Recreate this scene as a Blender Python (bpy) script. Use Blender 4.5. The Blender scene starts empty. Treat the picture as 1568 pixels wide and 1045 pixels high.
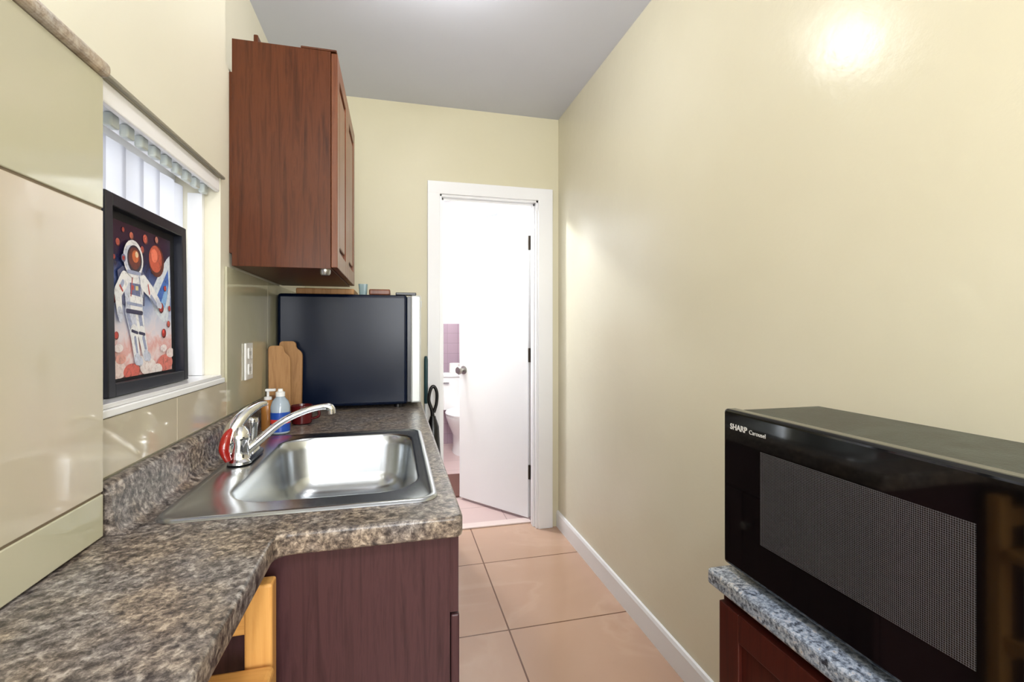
import bpy, bmesh, math, random
from mathutils import Vector, Matrix
random.seed(4)
S=bpy.context.scene
COL=S.collection
def lin(c):
    return tuple(((x/255)/12.92 if x/255<=.04045 else ((x/255+.055)/1.055)**2.4) for x in c)+(1,)
# ---------------------------------------------------------------- materials
def M(name,c,rough=.5,metal=0,**k):
    m=bpy.data.materials.new(name); m.use_nodes=True
    b=m.node_tree.nodes['Principled BSDF']
    b.inputs['Base Color'].default_value=lin(c); b.inputs['Roughness'].default_value=rough
    b.inputs['Metallic'].default_value=metal
    for kk,v in k.items(): b.inputs[kk.replace('_',' ')].default_value=v
    return m
def N(m,t,**k):
    n=m.node_tree.nodes.new(t)
    for a,v in k.items():
        if a.startswith('i_'): n.inputs[a[2:].replace('_',' ')].default_value=v
        else: setattr(n,a,v)
    return n
def L(m,a,b): m.node_tree.links.new(a,b)
def B(m): return m.node_tree.nodes['Principled BSDF']
def coords(m,scale=(1,1,1),loc=(0,0,0),rot=(0,0,0)):
    t=N(m,'ShaderNodeTexCoord'); mp=N(m,'ShaderNodeMapping')
    mp.inputs['Scale'].default_value=scale; mp.inputs['Location'].default_value=loc; mp.inputs['Rotation'].default_value=rot
    L(m,t.outputs['Object'],mp.inputs['Vector']); return mp.outputs['Vector']
def ramp(m,fac,stops):
    r=N(m,'ShaderNodeValToRGB'); e=r.color_ramp.elements
    while len(e)<len(stops): e.new(.5)
    for i,(p,c) in enumerate(stops):
        e[i].position=p; e[i].color=lin(c)
    L(m,fac,r.inputs['Fac']); return r.outputs['Color']
def mix(m,fac,a,b,mode='MIX'):
    x=N(m,'ShaderNodeMix',data_type='RGBA',blend_type=mode)
    if isinstance(fac,(int,float)): x.inputs[0].default_value=fac
    else: L(m,fac,x.inputs[0])
    for i,v in ((6,a),(7,b)):
        if isinstance(v,tuple): x.inputs[i].default_value=v
        else: L(m,v,x.inputs[i])
    return x.outputs[2]
def bump(m,h,strength=.2,dist=.002):
    b=N(m,'ShaderNodeBump',i_Strength=strength,i_Distance=dist); L(m,h,b.inputs['Height']); L(m,b.outputs['Normal'],B(m).inputs['Normal'])
def noise(m,vec,scale,detail=4,rough=.5,dist=0):
    n=N(m,'ShaderNodeTexNoise',i_Scale=scale,i_Detail=detail,i_Roughness=rough,i_Distortion=dist); L(m,vec,n.inputs['Vector']); return n.outputs['Fac']
def paint(name,c,c2,rough=.3,bs=.25,sc=14,spec=.5):
    m=M(name,c,rough); v=coords(m); B(m).inputs['Specular IOR Level'].default_value=spec
    L(m,ramp(m,noise(m,v,1.3,3),[(.35,c),(.65,c2)]),B(m).inputs['Base Color'])
    bump(m,noise(m,v,sc,5,.6),bs,.004); return m
cream=paint('cream_paint',(222,216,192),(227,222,200),.22,.3,14,.34)
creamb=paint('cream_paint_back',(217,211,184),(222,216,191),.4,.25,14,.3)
cream2=paint('cream_paint_left',(226,221,202),(230,226,208),.4,.25,14,.4)
ceilm=paint('ceiling_paint',(210,214,226),(215,219,231),.6,.2,14,.2)
white=paint('white_paint',(241,242,245),(245,246,248),.35,.08)
bathw=paint('bath_paint',(228,230,234),(236,238,240),.5,.1)
def wood(name,d,l,rough=.35,sc=(28,28,1.6),spec=.35,str_=.08):
    m=M(name,d,rough); v=coords(m,sc)
    f=noise(m,v,2.2,8,.65,.6)
    L(m,ramp(m,f,[(.28,d),(.52,l),(.76,d)]),B(m).inputs['Base Color'])
    B(m).inputs['Specular IOR Level'].default_value=spec
    bump(m,f,str_,.001); return m
cherry=wood('cherry_wood',(60,28,13),(92,49,26),.3,spec=.25)
cherryd=wood('cherry_door_wood',(90,48,29),(120,72,47),.3)  # lighter copy of cherry: glancing light on the doors put into the colour
plum=wood('plum_laminate',(46,26,29),(74,47,50),.38,spec=.3)
redw=wood('stand_wood',(48,15,12),(70,27,20),.35)
pine=wood('pine_wood',(206,146,76),(226,172,100),.4,(1.6,26,26))
pinev=wood('pine_wood_v',(206,146,76),(226,172,100),.4,(26,26,1.6))
boardw=wood('cutting_board_wood',(148,103,60),(178,133,84),.5,(26,26,1.6))
def granite(name,stops,scale,rough=.28,dark=(28,24,26),amt=.75,lo=.36,hi=.44,t1=(214,214,222),t2=(232,220,208)):
    m=M(name,(120,110,100),rough); v=coords(m)
    f=noise(m,v,scale,9,.72,.3)
    base=ramp(m,f,stops)
    f2=noise(m,v,scale*.5,7,.75,.6)
    msk=ramp(m,f2,[(lo,(255,255,255)),(hi,(0,0,0))])
    lg=N(m,'ShaderNodeRGBToBW'); L(m,msk,lg.inputs[0])
    mm=N(m,'ShaderNodeMath',operation='MULTIPLY'); L(m,lg.outputs[0],mm.inputs[0]); mm.inputs[1].default_value=amt
    f3=noise(m,v,9,3); tint=ramp(m,f3,[(.4,t1),(.6,t2)])
    L(m,mix(m,1.0,mix(m,mm.outputs[0],base,lin(dark)),tint,'MULTIPLY'),B(m).inputs['Base Color']); return m
gran=granite('granite_laminate',[(.38,(60,54,53)),(.45,(106,98,93)),(.53,(144,136,128)),(.60,(186,177,165)),(.68,(210,205,198))],92,.3,(42,38,40),.6,.38,.47,(222,223,230),(236,226,215))
gran2=granite('blue_granite_laminate',[(.38,(64,68,80)),(.46,(136,148,162)),(.54,(186,200,214)),(.6,(222,228,234)),(.68,(180,152,106))],130)
granT=granite('granite_bullnose',[(.36,(172,156,136)),(.5,(204,193,174)),(.65,(222,214,197))],70,.25,(140,122,108),.5)
steel=M('brushed_steel',(184,188,192),.25,1)
bump(steel,noise(steel,coords(steel,(180,4,60)),3,3),.05,.0005)
chrome=M('chrome',(225,226,228),.06,1)
chromes=M('satin_metal',(170,168,164),.3,1)
redrefl=M('red_reflection',(150,22,14),.12,0,Coat_Weight=.6)  # stands in for the red reflection in the chrome lever
black=M('black_plastic',(16,16,18),.3)
blackg=M('black_gloss',(7,7,9),.07,0,Coat_Weight=.3)
bump(blackg,noise(blackg,coords(blackg),40,4),.02,.001)
dusty=M('dusty_black_top',(22,26,26),.3,0,Specular_IOR_Level=.22); v=coords(dusty)
L(dusty,ramp(dusty,noise(dusty,v,9,8,.75,1.5),[(.42,(7,11,11)),(.66,(46,58,54))]),B(dusty).inputs['Base Color'])
bump(dusty,noise(dusty,v,300,2),.4,.001)
fridgem=M('fridge_navy_black',(3,15,38),.24,0,Specular_IOR_Level=.22)
silver=M('silver_trim',(206,210,208),.3,.3)
whitep=M('white_plastic',(240,240,240),.3)
railw=M('rail_white',(250,250,252),.22)
porc=M('porcelain',(238,238,238),.12)
def tilemat(name,c1,c2,rough=.07):
    m=M(name,c1,rough); v=coords(m)
    col=ramp(m,noise(m,v,2.2,4,.5,.8),[(.35,c1),(.65,c2)])
    L(m,col,B(m).inputs['Base Color']); bump(m,noise(m,v,3.5,3),.3,.008); return m
tile1=tilemat('glossy_wall_tile',(184,181,154),(194,189,167))
tile2=tilemat('glossy_wall_tile_pink',(203,189,171),(192,186,164))
grout=M('grout',(120,106,86),.8)
floorm=M('floor_tile',(200,160,136),.16); v=coords(floorm,(1,1,1),(-.45,-1.86,0))
br=N(floorm,'ShaderNodeTexBrick',offset=0,squash=1); L(floorm,v,br.inputs['Vector'])
for k,x in (('Scale',1),('Mortar Size',.0035),('Mortar Smooth',.1),('Bias',0),('Brick Width',.565),('Row Height',.565)): br.inputs[k].default_value=x
br.inputs['Mortar'].default_value=lin((110,78,60))
v2=coords(floorm)
c1=ramp(floorm,noise(floorm,v2,1.1,5,.5,1.6),[(.3,(186,152,130)),(.5,(190,157,135)),(.535,(194,162,140)),(.57,(188,154,132))])
L(floorm,c1,br.inputs['Color1']); L(floorm,c1,br.inputs['Color2']); L(floorm,br.outputs['Color'],B(floorm).inputs['Base Color'])
bathf=M('bath_floor_tile',(196,160,156),.3); v=coords(bathf,(1,1,1),(-.1,-2.9,0))
br=N(bathf,'ShaderNodeTexBrick',offset=0); L(bathf,v,br.inputs['Vector'])
for k,x in (('Scale',1),('Mortar Size',.003),('Brick Width',.3),('Row Height',.3)): br.inputs[k].default_value=x
br.inputs['Color1'].default_value=lin((200,176,172)); br.inputs['Color2'].default_value=lin((192,166,163)); br.inputs['Mortar'].default_value=lin((160,136,132))
L(bathf,br.outputs['Color'],B(bathf).inputs['Base Color'])
pinkt=M('pink_bath_tile',(206,168,184),.2)
t=N(pinkt,'ShaderNodeTexCoord'); sp=N(pinkt,'ShaderNodeSeparateXYZ'); L(pinkt,t.outputs['Object'],sp.inputs[0])
ad=N(pinkt,'ShaderNodeMath',operation='ADD'); L(pinkt,sp.outputs[0],ad.inputs[0]); L(pinkt,sp.outputs[1],ad.inputs[1])
cb=N(pinkt,'ShaderNodeCombineXYZ'); L(pinkt,ad.outputs[0],cb.inputs[0]); L(pinkt,sp.outputs[2],cb.inputs[1])
br=N(pinkt,'ShaderNodeTexBrick',offset=0); L(pinkt,cb.outputs[0],br.inputs['Vector'])
for k,x in (('Scale',1),('Mortar Size',.002),('Brick Width',.108),('Row Height',.108)): br.inputs[k].default_value=x
br.inputs['Color1'].default_value=lin((166,144,156)); br.inputs['Color2'].default_value=lin((160,138,151)); br.inputs['Mortar'].default_value=lin((140,122,132))
L(pinkt,br.outputs['Color'],B(pinkt).inputs['Base Color'])
matm=M('brown_mat',(96,62,54),.95); bump(matm,noise(matm,coords(matm),160,3),.6,.004)
mesh=M('microwave_mesh',(60,60,64),.22,0,Coat_Weight=.5,Coat_Roughness=.05)
t=N(mesh,'ShaderNodeTexCoord'); sp=N(mesh,'ShaderNodeSeparateXYZ'); L(mesh,t.outputs['Object'],sp.inputs[0])
cb=N(mesh,'ShaderNodeCombineXYZ'); L(mesh,sp.outputs[1],cb.inputs[0]); L(mesh,sp.outputs[2],cb.inputs[1])
vo=N(mesh,'ShaderNodeTexVoronoi',voronoi_dimensions='2D'); L(mesh,cb.outputs[0],vo.inputs['Vector']); vo.inputs['Scale'].default_value=400; vo.inputs['Randomness'].default_value=0
L(mesh,ramp(mesh,vo.outputs['Distance'],[(.30,(22,22,25)),(.5,(84,84,90))]),B(mesh).inputs['Base Color'])
bl=bpy.data.materials.new('blind_fabric'); bl.use_nodes=True; nt=bl.node_tree
for n in list(nt.nodes): nt.nodes.remove(n)
o=nt.nodes.new('ShaderNodeOutputMaterial'); d=nt.nodes.new('ShaderNodeBsdfDiffuse'); tr=nt.nodes.new('ShaderNodeBsdfTranslucent'); ms=nt.nodes.new('ShaderNodeMixShader')
d.inputs[0].default_value=lin((228,229,236)); tr.inputs[0].default_value=lin((228,230,238)); ms.inputs[0].default_value=.5
nt.links.new(d.outputs[0],ms.inputs[1]); nt.links.new(tr.outputs[0],ms.inputs[2]); nt.links.new(ms.outputs[0],o.inputs[0])
glass=M('window_glass',(255,255,255),.02,0,Transmission_Weight=1.0,IOR=1.02)
lampm=M('lamp_diffuser',(255,250,240),.4); B(lampm).inputs['Emission Color'].default_value=lin((255,250,242)); B(lampm).inputs['Emission Strength'].default_value=8
# ---------------------------------------------------------------- geometry helpers
def obj(name,me,mat=None,smooth=False):
    ob=bpy.data.objects.new(name,me); COL.objects.link(ob)
    if mat: me.materials.append(mat)
    if smooth:
        for p in me.polygons: p.use_smooth=True
    return ob
def frombm(name,bm,mat,smooth=False):
    me=bpy.data.meshes.new(name); bm.normal_update(); bm.to_mesh(me); bm.free(); return obj(name,me,mat,smooth)
def boxes(name,lst,mat,bevel=0,seg=2,xf=None):
    bm=bmesh.new()
    for (x0,x1,y0,y1,z0,z1) in lst:
        mt=Matrix.Translation(((x0+x1)/2,(y0+y1)/2,(z0+z1)/2))@Matrix.Diagonal((x1-x0,y1-y0,z1-z0,1))
        bmesh.ops.create_cube(bm,size=1,matrix=mt)
    if bevel>0: bmesh.ops.bevel(bm,geom=bm.edges[:],offset=bevel,segments=seg,profile=.5,affect='EDGES')
    if xf: bm.transform(xf)
    return frombm(name,bm,mat,False)
def box(name,x0,x1,y0,y1,z0,z1,mat,bevel=0,seg=2,xf=None): return boxes(name,[(x0,x1,y0,y1,z0,z1)],mat,bevel,seg,xf)
def autos(ob,ang=40):
    me=ob.data; bm=bmesh.new(); bm.from_mesh(me)
    for f in bm.faces: f.smooth=True
    for e in bm.edges:
        if len(e.link_faces)==2 and e.calc_face_angle(0)>math.radians(ang): e.smooth=False
    bm.to_mesh(me); bm.free()
def loft(name,rings,mat,cap0=True,cap1=True,smooth=True,closed=True,xf=None):
    bm=bmesh.new(); R=[[bm.verts.new(p) for p in r] for r in rings]; n=len(R[0])
    for a,b in zip(R,R[1:]):
        for i in range(n if closed else n-1):
            j=(i+1)%n
            try: bm.faces.new((a[i],a[j],b[j],b[i]))
            except: pass
    if cap0: bm.faces.new(R[0][::-1])
    if cap1: bm.faces.new(R[-1])
    bmesh.ops.recalc_face_normals(bm,faces=bm.faces[:])
    if xf: bm.transform(xf)
    ob=frombm(name,bm,mat,smooth)
    if smooth: autos(ob)
    return ob
def circ(cx,cy,z,rx,ry=None,n=28):
    ry=ry or rx
    return [(cx+rx*math.cos(2*math.pi*i/n),cy+ry*math.sin(2*math.pi*i/n),z) for i in range(n)]
def lathe(name,cx,cy,prof,mat,n=28,xf=None):
    return loft(name,[circ(cx,cy,z,max(r,.0003),n=n) for r,z in prof],mat,xf=xf)
def rrect(x0,x1,y0,y1,r,z,k=8):
    pts=[]
    for cx,cy,a0 in ((x1-r,y1-r,0),(x0+r,y1-r,90),(x0+r,y0+r,180),(x1-r,y0+r,270)):
        for i in range(k+1):
            a=math.radians(a0+90*i/k); pts.append((cx+r*math.cos(a),cy+r*math.sin(a),z))
    return pts
def tube(name,pts,rads,mat,n=14,xf=None,flat=1):
    P=[Vector(p) for p in pts]; out=[];rr=[]
    for i in range(len(P)-1):
        p0=P[max(i-1,0)];p1=P[i];p2=P[i+1];p3=P[min(i+2,len(P)-1)]
        for s in range(8):
            t=s/8; out.append(.5*((2*p1)+(p2-p0)*t+(2*p0-5*p1+4*p2-p3)*t*t+(3*p1-p0-3*p2+p3)*t**3)); rr.append(rads[i]*(1-t)+rads[i+1]*t)
    out.append(P[-1]); rr.append(rads[-1]); rings=[]; up=Vector((0,1,0))
    for i,p in enumerate(out):
        d=(out[min(i+1,len(out)-1)]-out[max(i-1,0)]).normalized()
        s=d.cross(up); s=s if s.length>.05 else d.cross(Vector((1,0,0))); s.normalize(); u=s.cross(d)
        rings.append([tuple(p+s*rr[i]*math.cos(2*math.pi*k/n)+u*rr[i]*flat*math.sin(2*math.pi*k/n)) for k in range(n)])
    return loft(name,rings,mat,xf=xf)
def prism_y(name,prof,y0,y1,mat,smooth=False):
    return loft(name,[[(x,y0,z) for x,z in prof],[(x,y1,z) for x,z in prof]],mat,smooth=smooth)
def group(name,children):
    bb=[c.matrix_world@Vector(p) for c in children for p in c.bound_box]
    mn=[min(p[i] for p in bb) for i in range(3)]; mx=[max(p[i] for p in bb) for i in range(3)]
    e=bpy.data.objects.new(name,None); COL.objects.link(e); e.empty_display_size=.05
    e.location=((mn[0]+mx[0])/2,(mn[1]+mx[1])/2,mn[2])
    for c in children:
        c.parent=e; c.matrix_parent_inverse=Matrix.Translation(-e.location)
    return e
def curve_slab(name,outer,holes,z0,z1,bev,mat):
    cu=bpy.data.curves.new(name,'CURVE'); cu.dimensions='2D'; cu.fill_mode='BOTH'
    for pl in [outer]+holes:
        s=cu.splines.new('POLY'); s.points.add(len(pl)-1); s.use_cyclic_u=True
        for p,q in zip(s.points,pl): p.co=(q[0],q[1],0,1)
    cu.extrude=(z1-z0)/2-bev; cu.bevel_depth=bev; cu.bevel_resolution=3; cu.offset=-bev
    t=bpy.data.objects.new('tmp',cu); COL.objects.link(t)
    bpy.context.view_layer.update()
    dg=bpy.context.evaluated_depsgraph_get(); me=bpy.data.meshes.new_from_object(t.evaluated_get(dg))
    me.transform(Matrix.Translation((0,0,(z0+z1)/2))); bpy.data.objects.remove(t)
    me.materials.clear(); me.name=name
    return obj(name,me,mat)
def rpoly(pts,rads,k=6):
    out=[]; n=len(pts)
    for i in range(n):
        p=Vector(pts[i]); a=Vector(pts[i-1]); b=Vector(pts[(i+1)%n]); r=rads[i]
        if r<=0: out.append(tuple(p)); continue
        s=p+(a-p).normalized()*r; e=p+(b-p).normalized()*r
        for j in range(k+1):
            t=j/k; q=s*(1-t)**2+p*2*t*(1-t)+e*t*t; out.append(tuple(q))
    return out
# ---------------------------------------------------------------- room shell
XR=.987; YB=2.774; ZC=2.53; XL=-.48; Y0=-1.9; WY0=.884
box('floor',-.62,XR+.1,Y0-.1,2.89,-.06,0,floorm)
box('ceiling',-.7,XR+.1,Y0-.1,2.89,ZC,ZC+.06,ceilm)
box('wall_right',XR,XR+.1,Y0-.1,2.89,0,ZC,cream)
WX0,WX1,WZ0,WZ1=-.25,.85,.95,2.05
boxes('wall_front',[(-.62,WX0,Y0-.1,Y0,0,ZC),(WX1,XR,Y0-.1,Y0,0,ZC),(WX0,WX1,Y0-.1,Y0,0,WZ0),(WX0,WX1,Y0-.1,Y0,WZ1,ZC)],cream2)
boxes('wall_left',[(-.62,XL,Y0,YB,0,1.085),(-.62,XL,Y0,WY0,1.085,1.65),(-.62,XL,1.492,YB,1.085,1.65),(-.62,XL,Y0,1.53,1.65,ZC),
   (-.62,XL,1.53,YB,1.65,2.0),(-.66,-.56,1.53,YB,2.0,ZC)],cream2)
OX0,OX1,OZ=.25,.857,2.02
boxes('wall_back',[(-.66,OX0,YB,2.89,0,ZC),(OX1,XR,YB,2.89,0,ZC),(OX0,OX1,YB,2.89,OZ,ZC)],creamb)
prism_y('baseboard_right',[(XR-.001,0),(XR-.014,0),(XR-.014,.085),(XR-.009,.097),(XR-.001,.1)],Y0,YB-.001,white)
# bathroom
BX0,BX1,BY=-.35,1.06,5.08
box('floor_bathroom',BX0-.1,BX1+.1,2.89,BY+.1,-.06,0,bathf)
box('ceiling_bathroom',BX0-.1,BX1+.1,2.89,BY+.1,2.45,2.51,bathw)
box('wall_bathroom_back',BX0,BX1,BY,BY+.1,0,2.45,bathw)
box('wall_bathroom_left',BX0-.1,BX0,2.89,BY+.1,0,2.45,bathw)
box('wall_bathroom_right',BX1,BX1+.1,2.89,BY+.1,0,2.45,bathw)
box('trim_bath_tile_back',BX0+.011,BX1-.011,BY-.01,BY-.0005,0,1.29,pinkt)
box('trim_bath_tile_right',BX1-.01,BX1-.0005,2.9,BY-.001,0,1.29,pinkt)
box('trim_bath_tile_left',BX0+.0005,BX0+.01,2.9,BY-.001,0,1.29,pinkt)
cw=.068
boxes('trim_door_casing',[(OX0-cw,OX0+.004,YB-.018,YB-.0005,0,OZ+cw),(OX1-.004,OX1+cw+.02,YB-.018,YB-.0005,0,OZ+cw),(OX0-cw,OX1+cw+.02,YB-.0185,YB-.0005,OZ-.004,OZ+cw+.001)],white,.003)
boxes('trim_door_jamb',[(OX0+.0005,OX0+.016,YB-.004,2.892,0,OZ),(OX1-.016,OX1-.0005,YB-.004,2.892,0,OZ),(OX0+.0005,OX1-.0005,YB-.004,2.892,OZ-.016,OZ-.0005),
   (OX0+.016,OX0+.028,2.80,2.845,0,OZ-.016),(OX1-.028,OX1-.016,2.80,2.845,0,OZ-.016),(OX0+.016,OX1-.016,2.80,2.845,OZ-.03,OZ-.016)],white,.0015)
box('trim_threshold',OX0+.02,OX1-.02,2.86,2.93,.0005,.01,M('marble_threshold',(222,204,198),.3),.003)
# door leaf
hx,hy=.826,2.90; ang=math.atan2(3.392-hy,.447-hx)
XF=Matrix.Translation((hx,hy,0))@Matrix.Rotation(ang,4,'Z'); LW=.615
leaf=box('leaf',0,LW,-.035,0,.018,1.995,white,.002,2,XF)
def knobparts(s):
    base=-.035 if s<0 else 0
    Rm=Matrix.Translation((LW-.045,base,.935))@Matrix.Rotation(math.radians(-90*s),4,'X')
    return lathe('knob',0,0,[(.030,0),(.030,.006),(.012,.01),(.011,.032),(.026,.04),(.029,.052),(.024,.062),(.001,.065)],chromes,24,XF@Rm)
k1=knobparts(1); k2=knobparts(-1); k2.name='knob_inner'
ds=[leaf,k1,k2]
hm=M('hinge_metal',(70,62,54),.4,.8)
for i,z in enumerate((1.78,1.06,.31)):
    ds.append(lathe('hinge_%d'%i,OX1-.022,2.899,[(.007,z-.045),(.007,z+.045)],hm,12))
    ds.append(box('hinge_plate_%d'%i,OX1-.0175,OX1-.0158,2.85,2.893,z-.045,z+.045,hm))
group('door_1',ds)
# ---------------------------------------------------------------- near tile panel
TX=-.455; TY=.892
tp=[]
zs=[(.889,.957),(.961,1.412),(1.416,1.625)]
ys=[(-1.6,-1.0),(-.998,-.40),(-.398,.20),(.202,TY)]
for i,(a,b) in enumerate(zs):
    for j,(c,d) in enumerate(ys):
        tp.append(box('tile_%d_%d'%(i,j),XL+.004,TX,c,d,a,b,tile2 if i==1 else tile1,.0015))
tp.append(box('grout_bed',XL+.0005,TX-.002,-1.6,TY-.002,.889,1.624,grout))
tp.append(box('bullnose_cap',XL+.0005,TX+.010,-1.6,TY+.006,1.626,1.65,granT,.009,4))
group('tile_backsplash',tp)
st=[box('tile_a',XL+.0005,XL+.007,.90,1.20,.972,1.07,tile2,.001),box('tile_b',XL+.0005,XL+.007,1.202,1.52,.972,1.07,tile2,.001)]
for i,(a,b) in enumerate(((1.522,1.97),(1.972,2.4),(2.402,2.76))):
    st.append(box('tile_c%d'%i,XL+.0005,XL+.007,a,b,.972,1.405,tile1,.001))
group('tile_backsplash',st)
# ---------------------------------------------------------------- windows
box('trim_window_sill',-.6,XL+.003,WY0+.001,1.491,1.0855,1.094,M('gloss_sill',(236,236,238),.12),.001)
box('trim_window_apron',XL+.0005,XL+.009,.90,1.50,1.0715,1.085,white,.002)
box('trim_window_head',XL+.0005,XL+.01,.90,1.50,1.649,1.656,paint('trim_gray',(140,137,124),(156,152,136)),.002)
box('trim_window_jamb',-.556,-.520,1.474,1.4915,1.0945,1.6,white,.001)
wf=[boxes('frame',[(-.617,-.592,WY0+.0005,.93,1.095,1.65),(-.617,-.592,1.46,1.4915,1.095,1.65),(-.617,-.592,.93,1.46,1.095,1.13),(-.617,-.592,.93,1.46,1.615,1.65),(-.615,-.594,1.18,1.2,1.13,1.615)],white),
    box('pane',-.606,-.603,.93,1.46,1.13,1.615,glass)]
group('window_1',wf)
w2=[boxes('frame',[(WX0+.001,WX0+.04,Y0-.08,Y0-.04,WZ0+.001,WZ1-.001),(WX1-.04,WX1-.001,Y0-.08,Y0-.04,WZ0+.001,WZ1-.001),(WX0+.04,WX1-.04,Y0-.08,Y0-.04,WZ0+.001,WZ0+.04),(WX0+.04,WX1-.04,Y0-.08,Y0-.04,WZ1-.04,WZ1-.001),(.285,.315,Y0-.078,Y0-.042,WZ0+.04,WZ1-.04)],white),
    box('pane',WX0+.04,WX1-.04,Y0-.062,Y0-.058,WZ0+.04,WZ1-.04,glass)]
group('added_window',w2)  # unseen window, added to let soft light in from behind the camera
sl=[]
for i in range(8):
    y=.915+i*.074; a=math.radians(90-random.uniform(4,8)); w=.046
    if i==7: w=.022; y=1.443
    rows=[]
    for s in range(9):
        q=-1+2*s/8; bow=.003*(1-q*q)
        px=-.566+q*w*math.cos(a)+bow*math.sin(a); py=y+q*w*math.sin(a)-bow*math.cos(a)
        rows.append([(px,py,1.098),(px,py,1.612)])
    sl.append(loft('slat_%d'%i,rows,bl,False,False,True,False))
group('vertical_blinds',sl)
hr=[box('channel',-.556,-.494,WY0+.004,1.488,1.622,1.648,railw,.004),box('front_lip',-.494,-.4815,WY0+.004,1.489,1.610,1.648,railw,.003)]
clipm=M('clip_plastic',(206,214,210),.12)
for i in range(11):
    hr.append(box('clip_%d'%i,-.520,-.504,.905+i*.054,.933+i*.054,1.596,1.6215,clipm,.004))
group('blind_head_rail',hr)
# picture
PW,PH=.352,.382
o=Vector((-.516,1.008,1.0955)); tilt=math.radians(.8)
mx=Vector((-.012,1,0)).normalized()
ny=Vector((1,0.012,0)).normalized()
myv=(Vector((0,0,1))*math.cos(tilt)-ny*math.sin(tilt)); nz=mx.cross(myv)
PX=Matrix((( mx.x,myv.x,nz.x,o.x),(mx.y,myv.y,nz.y,o.y),(mx.z,myv.z,nz.z,o.z),(0,0,0,1)))
fw=.024; art=[]
frm=M('black_frame',(22,25,38),.35)
art.append(boxes('frame',[(0,fw,0,PH,-.014,.010),(PW-fw,PW,0,PH,-.014,.010),(fw,PW-fw,0,fw,-.014,.010),(fw,PW-fw,PH-fw,PH,-.014,.010)],frm,.0015,1,PX))
ax0,ay0,aw,ah=fw,fw,PW-2*fw,PH-2*fw
art.append(box('shadow_box_mat',fw-.004,PW-fw+.004,fw-.004,PH-fw+.004,-.014,-.009,M('art_backing',(10,12,20),.6),0,2,PX))
ax0+=.012; ay0+=.006; aw-=.034; ah-=.022
bgm=M('art_background',(30,30,60),.25)
t=N(bgm,'ShaderNodeTexCoord'); sp=N(bgm,'ShaderNodeSeparateXYZ'); L(bgm,t.outputs['Object'],sp.inputs[0])
mr=N(bgm,'ShaderNodeMapRange'); mr.inputs[1].default_value=1.13; mr.inputs[2].default_value=1.44; L(bgm,sp.outputs[2],mr.inputs[0])
nz1=noise(bgm,coords(bgm),24,9,.62,.6)
ad=N(bgm,'ShaderNodeMath',operation='MULTIPLY_ADD'); L(bgm,nz1,ad.inputs[0]); ad.inputs[1].default_value=.4; L(bgm,mr.outputs[0],ad.inputs[2])
ad2=N(bgm,'ShaderNodeMath',operation='SUBTRACT'); L(bgm,ad.outputs[0],ad2.inputs[0]); ad2.inputs[1].default_value=.2
L(bgm,ramp(bgm,ad2.outputs[0],[(.0,(238,176,172)),(.09,(248,230,232)),(.17,(236,180,176)),(.26,(244,230,238)),(.38,(220,222,240)),(.50,(160,176,218)),(.62,(70,88,148)),(.76,(38,36,74)),(.9,(52,30,56))]),B(bgm).inputs['Base Color'])
PZ=-.0085
art.append(box('art_print',ax0,ax0+aw,ay0,ay0+ah,PZ-.0004,PZ,bgm,0,2,PX))
inks={}
def amat(c):
    if c in inks: return inks[c]
    m=M('ink_%d_%d_%d'%c,c,.3); k=.82 if min(c)>140 else .66
    f=noise(m,coords(m),90,7,.7,.8)
    L(m,ramp(m,f,[(.34,tuple(int(x*k) for x in c)),(.46,c),(.66,tuple(min(255,int(x*1.1)) for x in c))]),B(m).inputs['Base Color'])
    inks[c]=m; return m
lay=[0]
def apoly(pts,c,name='ink_shape'):
    lay[0]+=1; z=PZ+.00006*lay[0]
    bm=bmesh.new(); vs=[bm.verts.new((ax0+min(1,max(0,x))*aw,ay0+min(1,max(0,y))*ah,z)) for x,y in pts]; f=bm.faces.new(vs); f.normal_update()
    if f.normal.z<0: f.normal_flip()
    bm.transform(PX); art.append(frombm('%s_%d'%(name,lay[0]),bm,amat(c)))
def adisc(x,y,r,c,ry=None):
    ry=ry or r*aw/ah; apoly([(x+r*math.cos(a*math.pi/12),y+ry*math.sin(a*math.pi/12)) for a in range(24)],c)
def limb(a,b,r1,r2,c):
    ax,ay=a;bx,by=b; dx,dy=bx-ax,by-ay; l=math.hypot(dx,dy); nx,ny_=-dy/l,dx/l
    p=[]; t0=math.atan2(ny_,nx)
    for k in range(7): p.append((ax+r1*math.cos(t0+math.pi*k/6),ay+r1*math.sin(t0+math.pi*k/6)))
    for k in range(7): p.append((bx+r2*math.cos(t0+math.pi+math.pi*k/6),by+r2*math.sin(t0+math.pi+math.pi*k/6)))
    apoly(p,c)
def planet(x,y,r,c):
    dk_=tuple(int(v*.5) for v in c); lt=tuple(min(255,int(v*1.25+14)) for v in c)
    adisc(x,y,r,dk_); adisc(x-r*.12,y+r*.1,r*.84,c); 
    if r>.035: adisc(x-r*.3,y+r*.26,r*.42,lt)
apoly([(.60,.54),(.72,.66),(.84,.78),(.93,.85),(.985,.88),(.99,.74),(.99,.56),(.93,.38),(.84,.36),(.70,.44)],(220,228,244))
apoly([(.72,.54),(.80,.62),(.89,.71),(.95,.77),(.96,.66),(.92,.54),(.84,.48)],(70,112,196))
apoly([(.80,.50),(.86,.58),(.93,.66),(.93,.56),(.88,.47)],(140,184,234))
planet(.74,.81,.135,(204,98,76))
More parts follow.
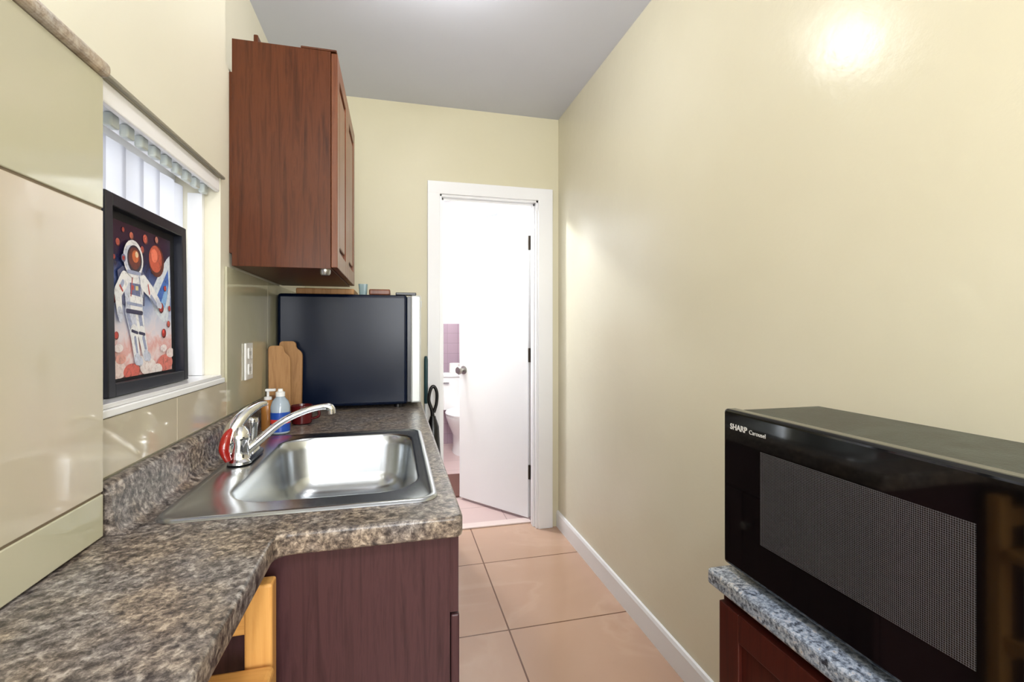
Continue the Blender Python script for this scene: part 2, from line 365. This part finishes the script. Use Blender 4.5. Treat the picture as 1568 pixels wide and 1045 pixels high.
for x,y,r,c in ((.15,.86,.03,(196,98,86)),(.34,.93,.03,(212,120,98)),(.50,.86,.03,(180,86,76)),(.55,.94,.04,(202,98,82)),(.74,.965,.03,(212,140,124)),(.22,.95,.02,(180,80,70)),(.09,.76,.02,(180,76,68)),
   (.88,.62,.025,(200,74,66)),(.80,.47,.045,(200,70,60)),(.07,.50,.035,(200,80,70)),(.84,.28,.04,(196,64,56)),(.93,.35,.03,(208,100,88)),(.10,.27,.03,(196,76,66)),(.95,.47,.025,(196,76,68))): planet(x,y,r,c)
for x,y,r,c in ((.08,.05,.14,(244,220,218)),(.3,.03,.12,(216,110,100)),(.55,.05,.13,(244,228,228)),(.85,.06,.14,(222,130,120)),(.7,.02,.09,(246,234,234)),(.15,.12,.07,(230,170,160)),(.45,.10,.06,(246,234,234)),(.95,.13,.08,(242,220,220)),(.12,.19,.06,(244,228,230)),(.82,.17,.06,(244,228,230))): adisc(x,y,r,c,r*.45)
# astronaut, upright, three-quarter view, floating with legs trailing
wht=(246,246,252); shd=(158,166,198); dk=(64,62,92); mid=(206,211,230)
apoly([(.12,.68),(.14,.47),(.50,.47),(.53,.68),(.47,.715),(.19,.715)],(88,92,128))
limb((.40,.42),(.45,.28),.072,.058,wht); limb((.425,.40),(.465,.29),.026,.022,shd); limb((.45,.28),(.50,.15),.055,.045,wht); limb((.475,.25),(.515,.16),.02,.016,shd); limb((.51,.13),(.56,.115),.042,.03,mid)
limb((.28,.43),(.33,.29),.07,.056,mid); limb((.25,.41),(.30,.30),.022,.018,shd); limb((.33,.29),(.37,.13),.054,.044,wht); limb((.345,.25),(.375,.15),.016,.014,shd); limb((.37,.11),(.43,.09),.042,.03,mid)
limb((.30,.30),(.38,.285),.010,.010,dk); limb((.41,.285),(.49,.275),.010,.010,dk)
apoly([(.18,.64),(.21,.52),(.22,.42),(.46,.41),(.47,.52),(.50,.64),(.44,.69),(.24,.69)],wht)
apoly([(.18,.62),(.21,.52),(.22,.42),(.29,.415),(.26,.64)],mid)
apoly([(.275,.615),(.28,.54),(.43,.53),(.44,.615)],(108,116,158)); apoly([(.295,.60),(.295,.57),(.335,.57),(.335,.60)],(206,70,60)); apoly([(.36,.60),(.36,.57),(.40,.57),(.40,.60)],(226,212,156))
limb((.24,.48),(.45,.47),.010,.010,shd); limb((.23,.43),(.45,.42),.014,.014,dk)
limb((.32,.68),(.29,.53),.006,.006,(190,80,74)); limb((.41,.68),(.46,.53),.006,.006,shd)
limb((.20,.63),(.11,.54),.056,.048,wht); limb((.18,.61),(.12,.55),.018,.016,shd); limb((.11,.54),(.13,.42),.046,.036,wht); limb((.13,.42),(.14,.38),.034,.025,mid)
limb((.48,.63),(.61,.57),.056,.047,wht); limb((.61,.57),(.72,.50),.045,.036,wht); limb((.60,.54),(.70,.48),.016,.014,shd); limb((.72,.50),(.76,.485),.032,.024,mid)
limb((.55,.62),(.57,.56),.008,.008,(196,70,64)); limb((.135,.585),(.17,.555),.008,.008,(196,70,64))
adisc(.33,.775,.145,wht); adisc(.29,.775,.10,mid); adisc(.345,.775,.108,(46,42,62)); adisc(.345,.78,.086,(112,56,48)); adisc(.355,.795,.048,(206,110,66)); adisc(.375,.81,.024,(248,214,176)); adisc(.185,.765,.03,(106,108,142)); adisc(.185,.765,.016,(196,60,54))
limb((.24,.685),(.42,.685),.012,.012,shd)
group('framed_astronaut_poster',art)
# ---------------------------------------------------------------- counters & sink
ZT=.885; SX0,SX1,SY0,SY1=-.414,.084,.930,1.612; BX_0,BX_1,BY_0,BY_1=-.328,.050,1.005,1.562
outer=rpoly([(XL+.001,-1.2),(-.19,-1.2),(-.19,.842),(.12,.842),(.12,2.62),(XL+.001,2.62)],[0,.02,.03,.02,.01,0])
hole=[(x,y) for x,y,_ in rrect(SX0+.02,SX1-.015,SY0+.02,SY1-.02,.03,0)]
ct=curve_slab('slab',outer,[hole],ZT-.038,ZT,.006,gran)
bs=prism_y('backsplash_lip',[(XL+.0075,ZT+.0005),(-.424,ZT+.0005),(-.436,ZT+.006),(-.443,ZT+.018),(-.447,ZT+.05),(-.449,ZT+.068),(-.454,ZT+.079),(-.462,ZT+.084),(XL+.0075,ZT+.084)],.901,2.615,gran,True)
group('granite_countertop',[ct,bs])
z=ZT
R=[rrect(SX0,SX1,SY0,SY1,.04,z+.0006),rrect(SX0+.003,SX1-.003,SY0+.003,SY1-.003,.038,z+.0045),rrect(SX0+.008,SX1-.008,SY0+.008,SY1-.008,.035,z+.0062),
   rrect(SX0+.014,SX1-.014,SY0+.014,SY1-.014,.03,z+.0045),rrect(SX0+.02,SX1-.017,SY0+.022,SY1-.018,.03,z+.003),
   rrect(BX_0-.006,BX_1+.004,BY_0-.008,BY_1+.006,.095,z+.003),rrect(BX_0,BX_1,BY_0,BY_1,.09,z+.001),rrect(BX_0+.004,BX_1-.004,BY_0+.004,BY_1-.004,.088,z-.006),
   rrect(BX_0+.008,BX_1-.008,BY_0+.008,BY_1-.008,.085,z-.03),rrect(BX_0+.018,BX_1-.018,BY_0+.018,BY_1-.018,.08,z-.11),
   rrect(BX_0+.028,BX_1-.028,BY_0+.028,BY_1-.028,.075,z-.14),rrect(BX_0+.05,BX_1-.05,BY_0+.05,BY_1-.05,.065,z-.158),rrect(BX_0+.09,BX_1-.09,BY_0+.09,BY_1-.09,.05,z-.165)]
cxs,cys=(BX_0+BX_1)/2,(BY_0+BY_1)/2
R.append([(cxs+(p[0]-cxs)*.3,cys+(p[1]-cys)*.2,z-.17) for p in R[-1]])
bowl=loft('basin',R,steel,False,True); autos(bowl,60)
dr=lathe('drain',cxs,cys-.05,[(.045,z-.1695),(.045,z-.1665),(.034,z-.166),(.03,z-.168),(.001,z-.168)],chrome)
group('kitchen_sink',[bowl,dr])
# faucet
fz=ZT+.0066; fx,fy=-.374,1.315
fp=[]
fp.append(loft('deck_plate',[rrect(fx-.026,fx+.028,fy-.05,fy+.11,.026,fz),rrect(fx-.026,fx+.028,fy-.05,fy+.11,.026,fz+.006),rrect(fx-.020,fx+.022,fy-.044,fy+.104,.020,fz+.012)],chrome))
fp.append(lathe('body',fx,fy-.02,[(.024,fz+.01),(.022,fz+.016),(.021,fz+.052),(.024,fz+.058),(.024,fz+.066),(.02,fz+.08),(.012,fz+.09),(.001,fz+.092)],chrome))
fp.append(tube('lever',[(fx-.018,fy-.03,fz+.026),(fx-.022,fy-.034,fz+.052),(fx-.012,fy-.022,fz+.088),(fx+.008,fy+.0,fz+.118),(fx+.03,fy+.03,fz+.134),(fx+.045,fy+.045,fz+.136)],[.010,.017,.018,.014,.010,.006],chrome,16,None,.8))
fp.append(tube('lever_reflection',[(fx-.018,fy-.044,fz+.012),(fx-.026,fy-.048,fz+.04),(fx-.022,fy-.040,fz+.07),(fx-.010,fy-.028,fz+.092)],[.008,.012,.011,.004],redrefl,14))  # red reflection on the lever, built as a coloured strip
fp.append(tube('spout',[(fx+.01,fy-.01,fz+.024),(fx+.04,fy-.005,fz+.05),(fx+.09,fy+.005,fz+.092),(fx+.145,fy+.012,fz+.117),(fx+.188,fy+.016,fz+.126),(fx+.206,fy+.017,fz+.122),(fx+.210,fy+.017,fz+.106)],[.013,.0105,.009,.0085,.0085,.0105,.010],chrome,16))
fp.append(lathe('side_sprayer',fx,fy+.085,[(.02,fz+.01),(.018,fz+.022),(.011,fz+.026),(.013,fz+.065),(.017,fz+.08),(.015,fz+.092),(.001,fz+.094)],chrome))
group('kitchen_faucet',fp)
# base cabinet (hollow)
x0=XL+.001
bc=[boxes('carcass',[(x0,.098,.868,.886,.09,.8465),(x0,.098,2.582,2.6,.09,.8465),(x0,x0+.008,.886,2.582,.09,.8465),(x0,.098,.886,2.582,.09,.108),(x0,.098,1.72,1.735,.108,.8465),(.088,.098,.886,2.582,.66,.700)],plum),
    box('toe_kick',x0,.04,.88,2.6,.0005,.09,black),
    box('face_frame',.098,.114,.868,2.6,.70,.8465,plum,.001)]
for i,(a,b) in enumerate(((.87,1.3),(1.305,1.735),(1.74,2.17),(2.175,2.6))):
    bc.append(box('door_%d'%i,.1,.116,a,b,.1,.694,plum,.003)); bc.append(box('panel_%d'%i,.116,.120,a+.06,b-.06,.16,.634,plum,.003))
    bc.append(lathe('pull_%d'%i,0,0,[(.006,0),(.006,.012),(.013,.018),(.013,.026),(.001,.029)],chromes,16,Matrix.Translation((.1155,b-.03,.6))@Matrix.Rotation(math.radians(90),4,'Y')))
group('base_cabinet',bc)
# upper cabinet
ux0,ux1,uy0,uy1,uz0,uz1=XL+.008,-.195,1.56,2.2,1.412,2.09
uc=[box('carcass',ux0,ux1,uy0,uy1,uz0,uz1,cherry,.001)]
uc.append(box('wall_filler',XL+.0005,XL+.009,uy0+.001,uy1,1.45,1.99,cherry))
uc.append(boxes('crown_strip',[(ux0+.19,ux1+.018,uy0-.002,uy1,uz1,uz1+.006)],cherry,.0025))
uc.append(box('loose_trim',ux0+.045,ux0+.058,uy0+.05,uy0+.3,uz1,uz1+.05,cherry,.003,2,None))
for i,(a,b) in enumerate(((uy0+.002,(uy0+uy1)/2-.002),((uy0+uy1)/2+.002,uy1-.002))):
    x0=ux1+.001; z0,z1=uz0+.004,uz1-.004; r=.055
    uc.append(boxes('door_frame_%d'%i,[(x0,x0+.019,a,a+r,z0,z1),(x0,x0+.019,b-r,b,z0,z1),(x0,x0+.0188,a+r,b-r,z0,z0+r),(x0,x0+.0188,a+r,b-r,z1-r,z1)],cherryd,.002))
    uc.append(box('door_field_%d'%i,x0,x0+.009,a+r-.002,b-r+.002,z0+r-.002,z1-r+.002,cherryd))
    uc.append(box('door_raised_%d'%i,x0+.009,x0+.017,a+r+.02,b-r-.02,z0+r+.02,z1-r-.02,cherryd,.006))
uc.append(lathe('puck_light',ux1-.02,uy0+.03,[(.012,uz0-.018),(.016,uz0-.012),(.016,uz0)],chromes,18))
group('wall_cabinet',uc)
# ---------------------------------------------------------------- fridge
FX0,FX1,FY0,FY1,FZ0,FZ1=XL+.013,.052,2.085,2.55,ZT+.014,1.372
fr=[box('body',FX0,FX1,FY0,FY1,FZ0,FZ1,fridgem,.014,4),box('door',FX1+.014,.110,FY0+.002,FY1-.002,FZ0+.005,FZ1,silver,.008,3),
    box('door_gasket',FX1,FX1+.015,FY0+.01,FY1-.01,FZ0+.01,FZ1-.005,black),
    box('top_hinge',FX1-.05,.09,FY0+.01,FY0+.05,FZ1,FZ1+.012,black,.003),
    box('door_handle_lip',.1,.116,FY0+.05,FY1-.05,FZ1-.05,FZ1-.02,silver,.004)]
for i,(a,b) in enumerate(((FX0+.04,FY0+.04),(FX1-.04,FY0+.04),(FX0+.04,FY1-.04),(FX1-.04,FY1-.04))):
    fr.append(lathe('foot_%d'%i,a,b,[(.016,ZT+.0005),(.016,FZ0+.003)],black,16))
group('mini_fridge',fr)
tz=FZ1+.0005
box('wooden_tray',-.40,-.17,2.11,2.33,tz,tz+.024,boardw,.004)
box('cutting_board',-.11,-.02,2.12,2.36,tz,tz+.026,cherryd,.006,3)
tealp=M('teal_clear_plastic',(130,156,160),.15)
loft('plastic_container',[rrect(-.155,-.125,2.21,2.25,.008,tz),rrect(-.160,-.120,2.205,2.255,.008,tz+.055),rrect(-.157,-.123,2.208,2.252,.008,tz+.055),rrect(-.150,-.130,2.215,2.245,.005,tz+.004)],tealp)
# ---------------------------------------------------------------- things on counter
cz=ZT+.0006
bx,by=-.362,1.665
blue=M('blue_label',(30,76,170),.3); clear=M('clear_bottle',(206,222,236),.1,0,Transmission_Weight=.4)
gb=[lathe('bottle',bx,by,[(.025,cz),(.029,cz+.004),(.029,cz+.088),(.024,cz+.104),(.013,cz+.118),(.012,cz+.128)],clear),
 lathe('label',bx,by,[(.0296,cz+.008),(.0296,cz+.070)],blue), lathe('label_band',bx,by,[(.0299,cz+.034),(.0299,cz+.048)],M('label_red',(214,60,50),.3)),
 lathe('cap',bx,by,[(.014,cz+.12),(.014,cz+.134),(.008,cz+.136),(.007,cz+.144),(.001,cz+.145)],whitep)]
group('dish_soap_bottle',gb)
bx,by=-.412,1.72
amber=M('amber_liquid',(206,140,70),.12,0,Transmission_Weight=.3)
group('hand_soap_bottle',[lathe('bottle',bx,by,[(.018,cz),(.0205,cz+.005),(.0205,cz+.08),(.016,cz+.098),(.01,cz+.105)],amber),lathe('pump_stem',bx,by,[(.012,cz+.102),(.012,cz+.112),(.004,cz+.114),(.004,cz+.132)],whitep),
   box('pump_head',bx-.008,bx+.024,by-.007,by+.007,cz+.13,cz+.139,whitep,.003)])
bx,by=-.325,1.82
redc=M('dark_red_ceramic',(84,16,20),.2)
cupb=loft('cup',[circ(bx,by,cz,.028),circ(bx,by,cz+.004,.034),circ(bx,by,cz+.064,.037),circ(bx,by,cz+.066,.035),circ(bx,by,cz+.055,.033),circ(bx,by,cz+.008,.03)],redc)
hd=tube('handle',[(bx+.035,by,cz+.054),(bx+.055,by,cz+.048),(bx+.056,by,cz+.024),(bx+.033,by,cz+.016)],[.004,.005,.005,.004],redc,10)
group('red_mug',[cupb,hd])
bx,by=-.405,1.80
group('glass_jar',[lathe('jar',bx,by,[(.026,cz),(.029,cz+.004),(.029,cz+.08),(.022,cz+.09)],M('dark_jar',(90,50,36),.1)),lathe('lid',bx,by,[(.025,cz+.088),(.025,cz+.105),(.001,cz+.107)],M('lid_brown',(120,80,50),.4))])
def board(name,w,h,th,cx,cy,rz,tl,mat):
    pts=rpoly([(-w/2,0),(w/2,0),(w/2,h*.86),(w*.22,h*.9),(w*.2,h),(-w*.5,h)],[.01,.01,.02,.012,.015,.015])
    xf=Matrix.Translation((cx,cy,cz))@Matrix.Rotation(rz,4,'Z')@Matrix.Rotation(math.radians(90)-tl,4,'X')
    return loft(name,[[(x,y,0) for x,y in pts],[(x,y,th) for x,y in pts]],mat,smooth=False,xf=xf)
board('cutting_board',.085,.29,.018,-.405,2.035,math.radians(0),math.radians(5),boardw)
board('cutting_board',.075,.275,.016,-.430,1.96,math.radians(22),math.radians(3),boardw)
oy,oz=1.715,1.118
op=[box('plate',XL+.0075,XL+.014,oy-.038,oy+.038,oz-.06,oz+.06,whitep,.002)]
for dz in (-.026,.026):
    op.append(box('socket_%.2f'%dz,XL+.014,XL+.0165,oy-.017,oy+.017,oz+dz-.018,oz+dz+.018,whitep,.003))
    op.append(box('slot_%.2f'%dz,XL+.0165,XL+.0168,oy-.008,oy-.005,oz+dz-.007,oz+dz+.007,black)); op.append(box('slotb_%.2f'%dz,XL+.0165,XL+.0168,oy+.005,oy+.008,oz+dz-.007,oz+dz+.007,black))
group('wall_outlet',op)
# ---------------------------------------------------------------- stool under near counter
sx0,sx1,sy0,sy1=-.44,-.187,.52,.835
stl=[box('seat',sx0,sx1+.006,sy0,sy1-.036,.675,.702,pine,.008,3)]
for i,(a,b,zt) in enumerate(((sx0,sy0,.677),(sx1-.03,sy0,.677),(sx0,sy1-.03,.822),(sx1-.04,sy1-.03,.822))):
    stl.append(box('leg_%d'%i,a,a+.04 if zt>.7 else a+.03,b,b+.03,.0005,zt,pinev,.004,3))
stl.append(box('back_rail',sx0+.035,sx1-.035,sy1-.026,sy1-.006,.745,.79,pine,.004,3))
for i,zz in enumerate((.2,.42)):
    stl.append(boxes('stretcher_%d'%i,[(sx0+.03,sx1-.03,sy0+.006,sy0+.022,zz,zz+.03),(sx0+.03,sx1-.03,sy1-.024,sy1-.008,zz,zz+.03),(sx0+.008,sx0+.022,sy0+.03,sy1-.03,zz+.04,zz+.07),(sx1-.024,sx1-.008,sy0+.03,sy1-.03,zz+.04,zz+.07)],pine,.003))
group('wooden_stool',stl)
# ---------------------------------------------------------------- microwave & stand
MX0,MX1,MY0,MY1,MZ0,MZ1=.612,.825,.215,.772,.778,1.072
mw=[box('housing',MX0+.02,MX1,MY0+.004,MY1-.004,MZ0,MZ1-.003,dusty,.008,3)]
DY=.322
mw.append(box('door_panel',MX0-.006,MX0+.022,DY+.0015,MY1,MZ0+.002,MZ1,blackg,.007,4))
mw.append(box('control_panel',MX0-.006,MX0+.022,MY0,DY-.0015,MZ0+.002,MZ1,blackg,.007,4))
wy0,wy1,wz0,wz1=.370,.678,.853,1.012
mw.append(box('door_window',MX0-.0066,MX0-.0058,wy0,wy1,wz0,wz1,mesh))
mw.append(box('display',MX0-.0066,MX0-.006,MY0+.02,DY-.02,1.0,1.035,M('display_dark',(14,22,20),.1)))
keym=M('key_grey',(60,60,64),.35)
for r in range(5):
    for c in range(3):
        mw.append(box('key_%d_%d'%(r,c),MX0-.0068,MX0-.006,MY0+.015+c*.027,MY0+.036+c*.027,.82+r*.032,.842+r*.032,keym))
mw.append(box('door_button',MX0-.009,MX0-.006,MY0+.02,DY-.02,.79,.808,black,.001))
for i,(a,b) in enumerate(((MX0+.04,MY0+.04),(MX1-.04,MY0+.04),(MX0+.04,MY1-.04),(MX1-.04,MY1-.04))):
    mw.append(lathe('foot_%d'%i,a,b,[(.014,.7685),(.014,MZ0+.002)],black,16))
tm=M('logo_white',(226,226,226),.4)
def text(s,size,y,z,bold=0):
    cu=bpy.data.curves.new('t','FONT'); cu.body=s; cu.size=size; cu.extrude=.0002; cu.offset=bold
    t=bpy.data.objects.new('t',cu); COL.objects.link(t); bpy.context.view_layer.update()
    me=bpy.data.meshes.new_from_object(t.evaluated_get(bpy.context.evaluated_depsgraph_get())); bpy.data.objects.remove(t)
    me.transform(Matrix(((0,0,-1,MX0-.0064),(-1,0,0,y),(0,1,0,z),(0,0,0,1)))); me.materials.clear()
    return obj('lettering',me,tm)
mw.append(text('SHARP',.0145,.752,1.037,.0003)); mw.append(text('Carousel',.0105,.704,1.037))
group('microwave_oven',mw)
sd=[]
sd.append(box('countertop',.578,XR-.016,-.3,.782,.738,.768,gran2,.006,3))
sd.append(box('carcass',.602,XR-.016,-.28,.765,.08,.738,redw,.001)); sd.append(box('toe_kick',.65,XR-.016,-.27,.75,.0005,.08,black))
for i,(a,b) in enumerate(((-.27,.075),(.08,.42),(.425,.755))):
    sd.append(boxes('door_frame_%d'%i,[(.584,.602,a,a+.05,.1,.72),(.584,.602,b-.05,b,.1,.72),(.5842,.602,a+.05,b-.05,.1,.15),(.5842,.602,a+.05,b-.05,.67,.72)],redw,.002))
    sd.append(box('door_field_%d'%i,.592,.602,a+.05,b-.05,.15,.67,redw)); 
group('microwave_stand_cabinet',sd)
# ---------------------------------------------------------------- items by back wall
vx,vy=.205,2.64
vc=[loft('floor_head',[rrect(vx-.05,vx+.06,vy-.1,vy+.1,.02,.0005),rrect(vx-.05,vx+.06,vy-.1,vy+.1,.02,.05),rrect(vx-.03,vx+.03,vy-.06,vy+.07,.02,.09)],black),
    loft('body',[circ(vx,vy+.02,.085,.03,.04),circ(vx,vy+.02,.16,.045,.06),circ(vx,vy+.02,.5,.045,.055),circ(vx,vy+.02,.68,.034,.04),circ(vx,vy+.02,.74,.015,.015)],black),
    tube('handle',[(vx,vy+.02,.72),(vx-.005,vy+.02,.77),(vx-.022,vy+.02,.83),(vx-.012,vy+.02,.89),(vx+.006,vy+.02,.905),(vx+.022,vy+.02,.87),(vx+.02,vy+.02,.81),(vx+.005,vy+.02,.76)],[.012,.01,.009,.009,.009,.009,.009,.01],black,12)]
group('upright_vacuum_cleaner',vc)
group('broom',[lathe('pole',.172,2.738,[(.009,.12),(.009,.8)],M('pole_white',(220,224,226),.4),14),lathe('grip',.172,2.738,[(.010,.8),(.011,.82),(.011,1.05),(.008,1.07),(.001,1.072)],M('teal_grip',(16,60,66),.4),14),
   loft('bristles',[rrect(.145,.2,2.722,2.752,.008,.0005),rrect(.15,.195,2.725,2.75,.008,.13)],M('bristle',(40,120,120),.8))])
# ---------------------------------------------------------------- bathroom items
tx,ty=.665,4.96
tl=[loft('tank',[rrect(tx-.19,tx+.19,ty-.11,ty+.085,.03,.40),rrect(tx-.215,tx+.215,ty-.12,ty+.085,.03,.74)],porc),
    loft('tank_lid',[rrect(tx-.225,tx+.225,ty-.13,ty+.088,.03,.741),rrect(tx-.228,tx+.228,ty-.133,ty+.09,.03,.765),rrect(tx-.215,tx+.215,ty-.12,ty+.08,.03,.775)],porc)]
cy=4.62
tl.append(loft('bowl',[circ(tx,cy+.1,.0005,.11,.22),circ(tx,cy+.1,.06,.10,.21),circ(tx,cy+.08,.18,.105,.2),circ(tx,cy+.03,.28,.15,.22),circ(tx,cy,.36,.18,.24),circ(tx,cy,.39,.185,.245)],porc))
tl.append(loft('seat',[circ(tx,cy,.392,.185,.245),circ(tx,cy,.41,.19,.25),circ(tx,cy,.425,.18,.24)],whitep))
tl.append(box('flush_lever',tx-.19,tx-.13,ty-.135,ty-.12,.67,.69,chrome,.003))
group('toilet',tl)
lathe('toilet_paper_roll',tx-.06,ty-.03,[(.05,.7755),(.055,.78),(.055,.87),(.05,.875),(.02,.875),(.02,.86)],M('tissue',(236,230,226),.9))
box('bath_mat',.25,.62,3.42,3.95,.0005,.015,matm,.005)
# ---------------------------------------------------------------- lamps
def lamp(name,x,y,z,r,power,col,size=.07):
    d=lathe('diffuser',x,y,[(.001,z-.085),(r*.5,z-.078),(r*.85,z-.055),(r,z-.02)],lampm)
    b=lathe('base',x,y,[(r+.012,z-.022),(r+.012,z-.0005)],whitep)
    group(name,[d,b])
    l=bpy.data.lights.new(name+'_light','POINT'); l.shadow_soft_size=size; l.energy=power; l.color=col
    o=bpy.data.objects.new(name+'_light',l); o.location=(x,y,z-.15); COL.objects.link(o); return o
lamp('ceiling_lamp',.145,1.55,ZC,.14,8.5,(1,.99,.975),.08)
lamp('ceiling_lamp',.1,-.6,ZC,.18,29,(1,.99,.975),.09)  # unseen lamp behind the camera, added to brighten room and ceiling
lamp('ceiling_lamp',.12,3.42,2.45,.12,78,(.97,.985,1),.05)
l=bpy.data.lights.new('added_fill_light','AREA'); l.shape='RECTANGLE'; l.size=1.0; l.size_y=1.0; l.energy=50; l.color=(.96,.98,1)  # area light added at the unseen rear window for soft even fill
o=bpy.data.objects.new('added_fill_light',l); o.location=(.3,Y0-.035,1.5); o.rotation_euler=(math.radians(90),0,0); COL.objects.link(o)
w=bpy.data.worlds.new('World'); S.world=w; w.use_nodes=True
w.node_tree.nodes['Background'].inputs[0].default_value=(.93,.96,1,1); w.node_tree.nodes['Background'].inputs[1].default_value=2.7
# ---------------------------------------------------------------- camera
cam=bpy.data.cameras.new('camera'); co=bpy.data.objects.new('camera',cam); COL.objects.link(co)
cam.lens=720/1568*36; cam.sensor_width=36; cam.shift_y=-16.5/1568; cam.clip_start=.02
co.location=(0,0,1.22); co.rotation_euler=(math.radians(90),0,-math.radians(13.96))
S.camera=co
S.view_settings.view_transform='Standard'
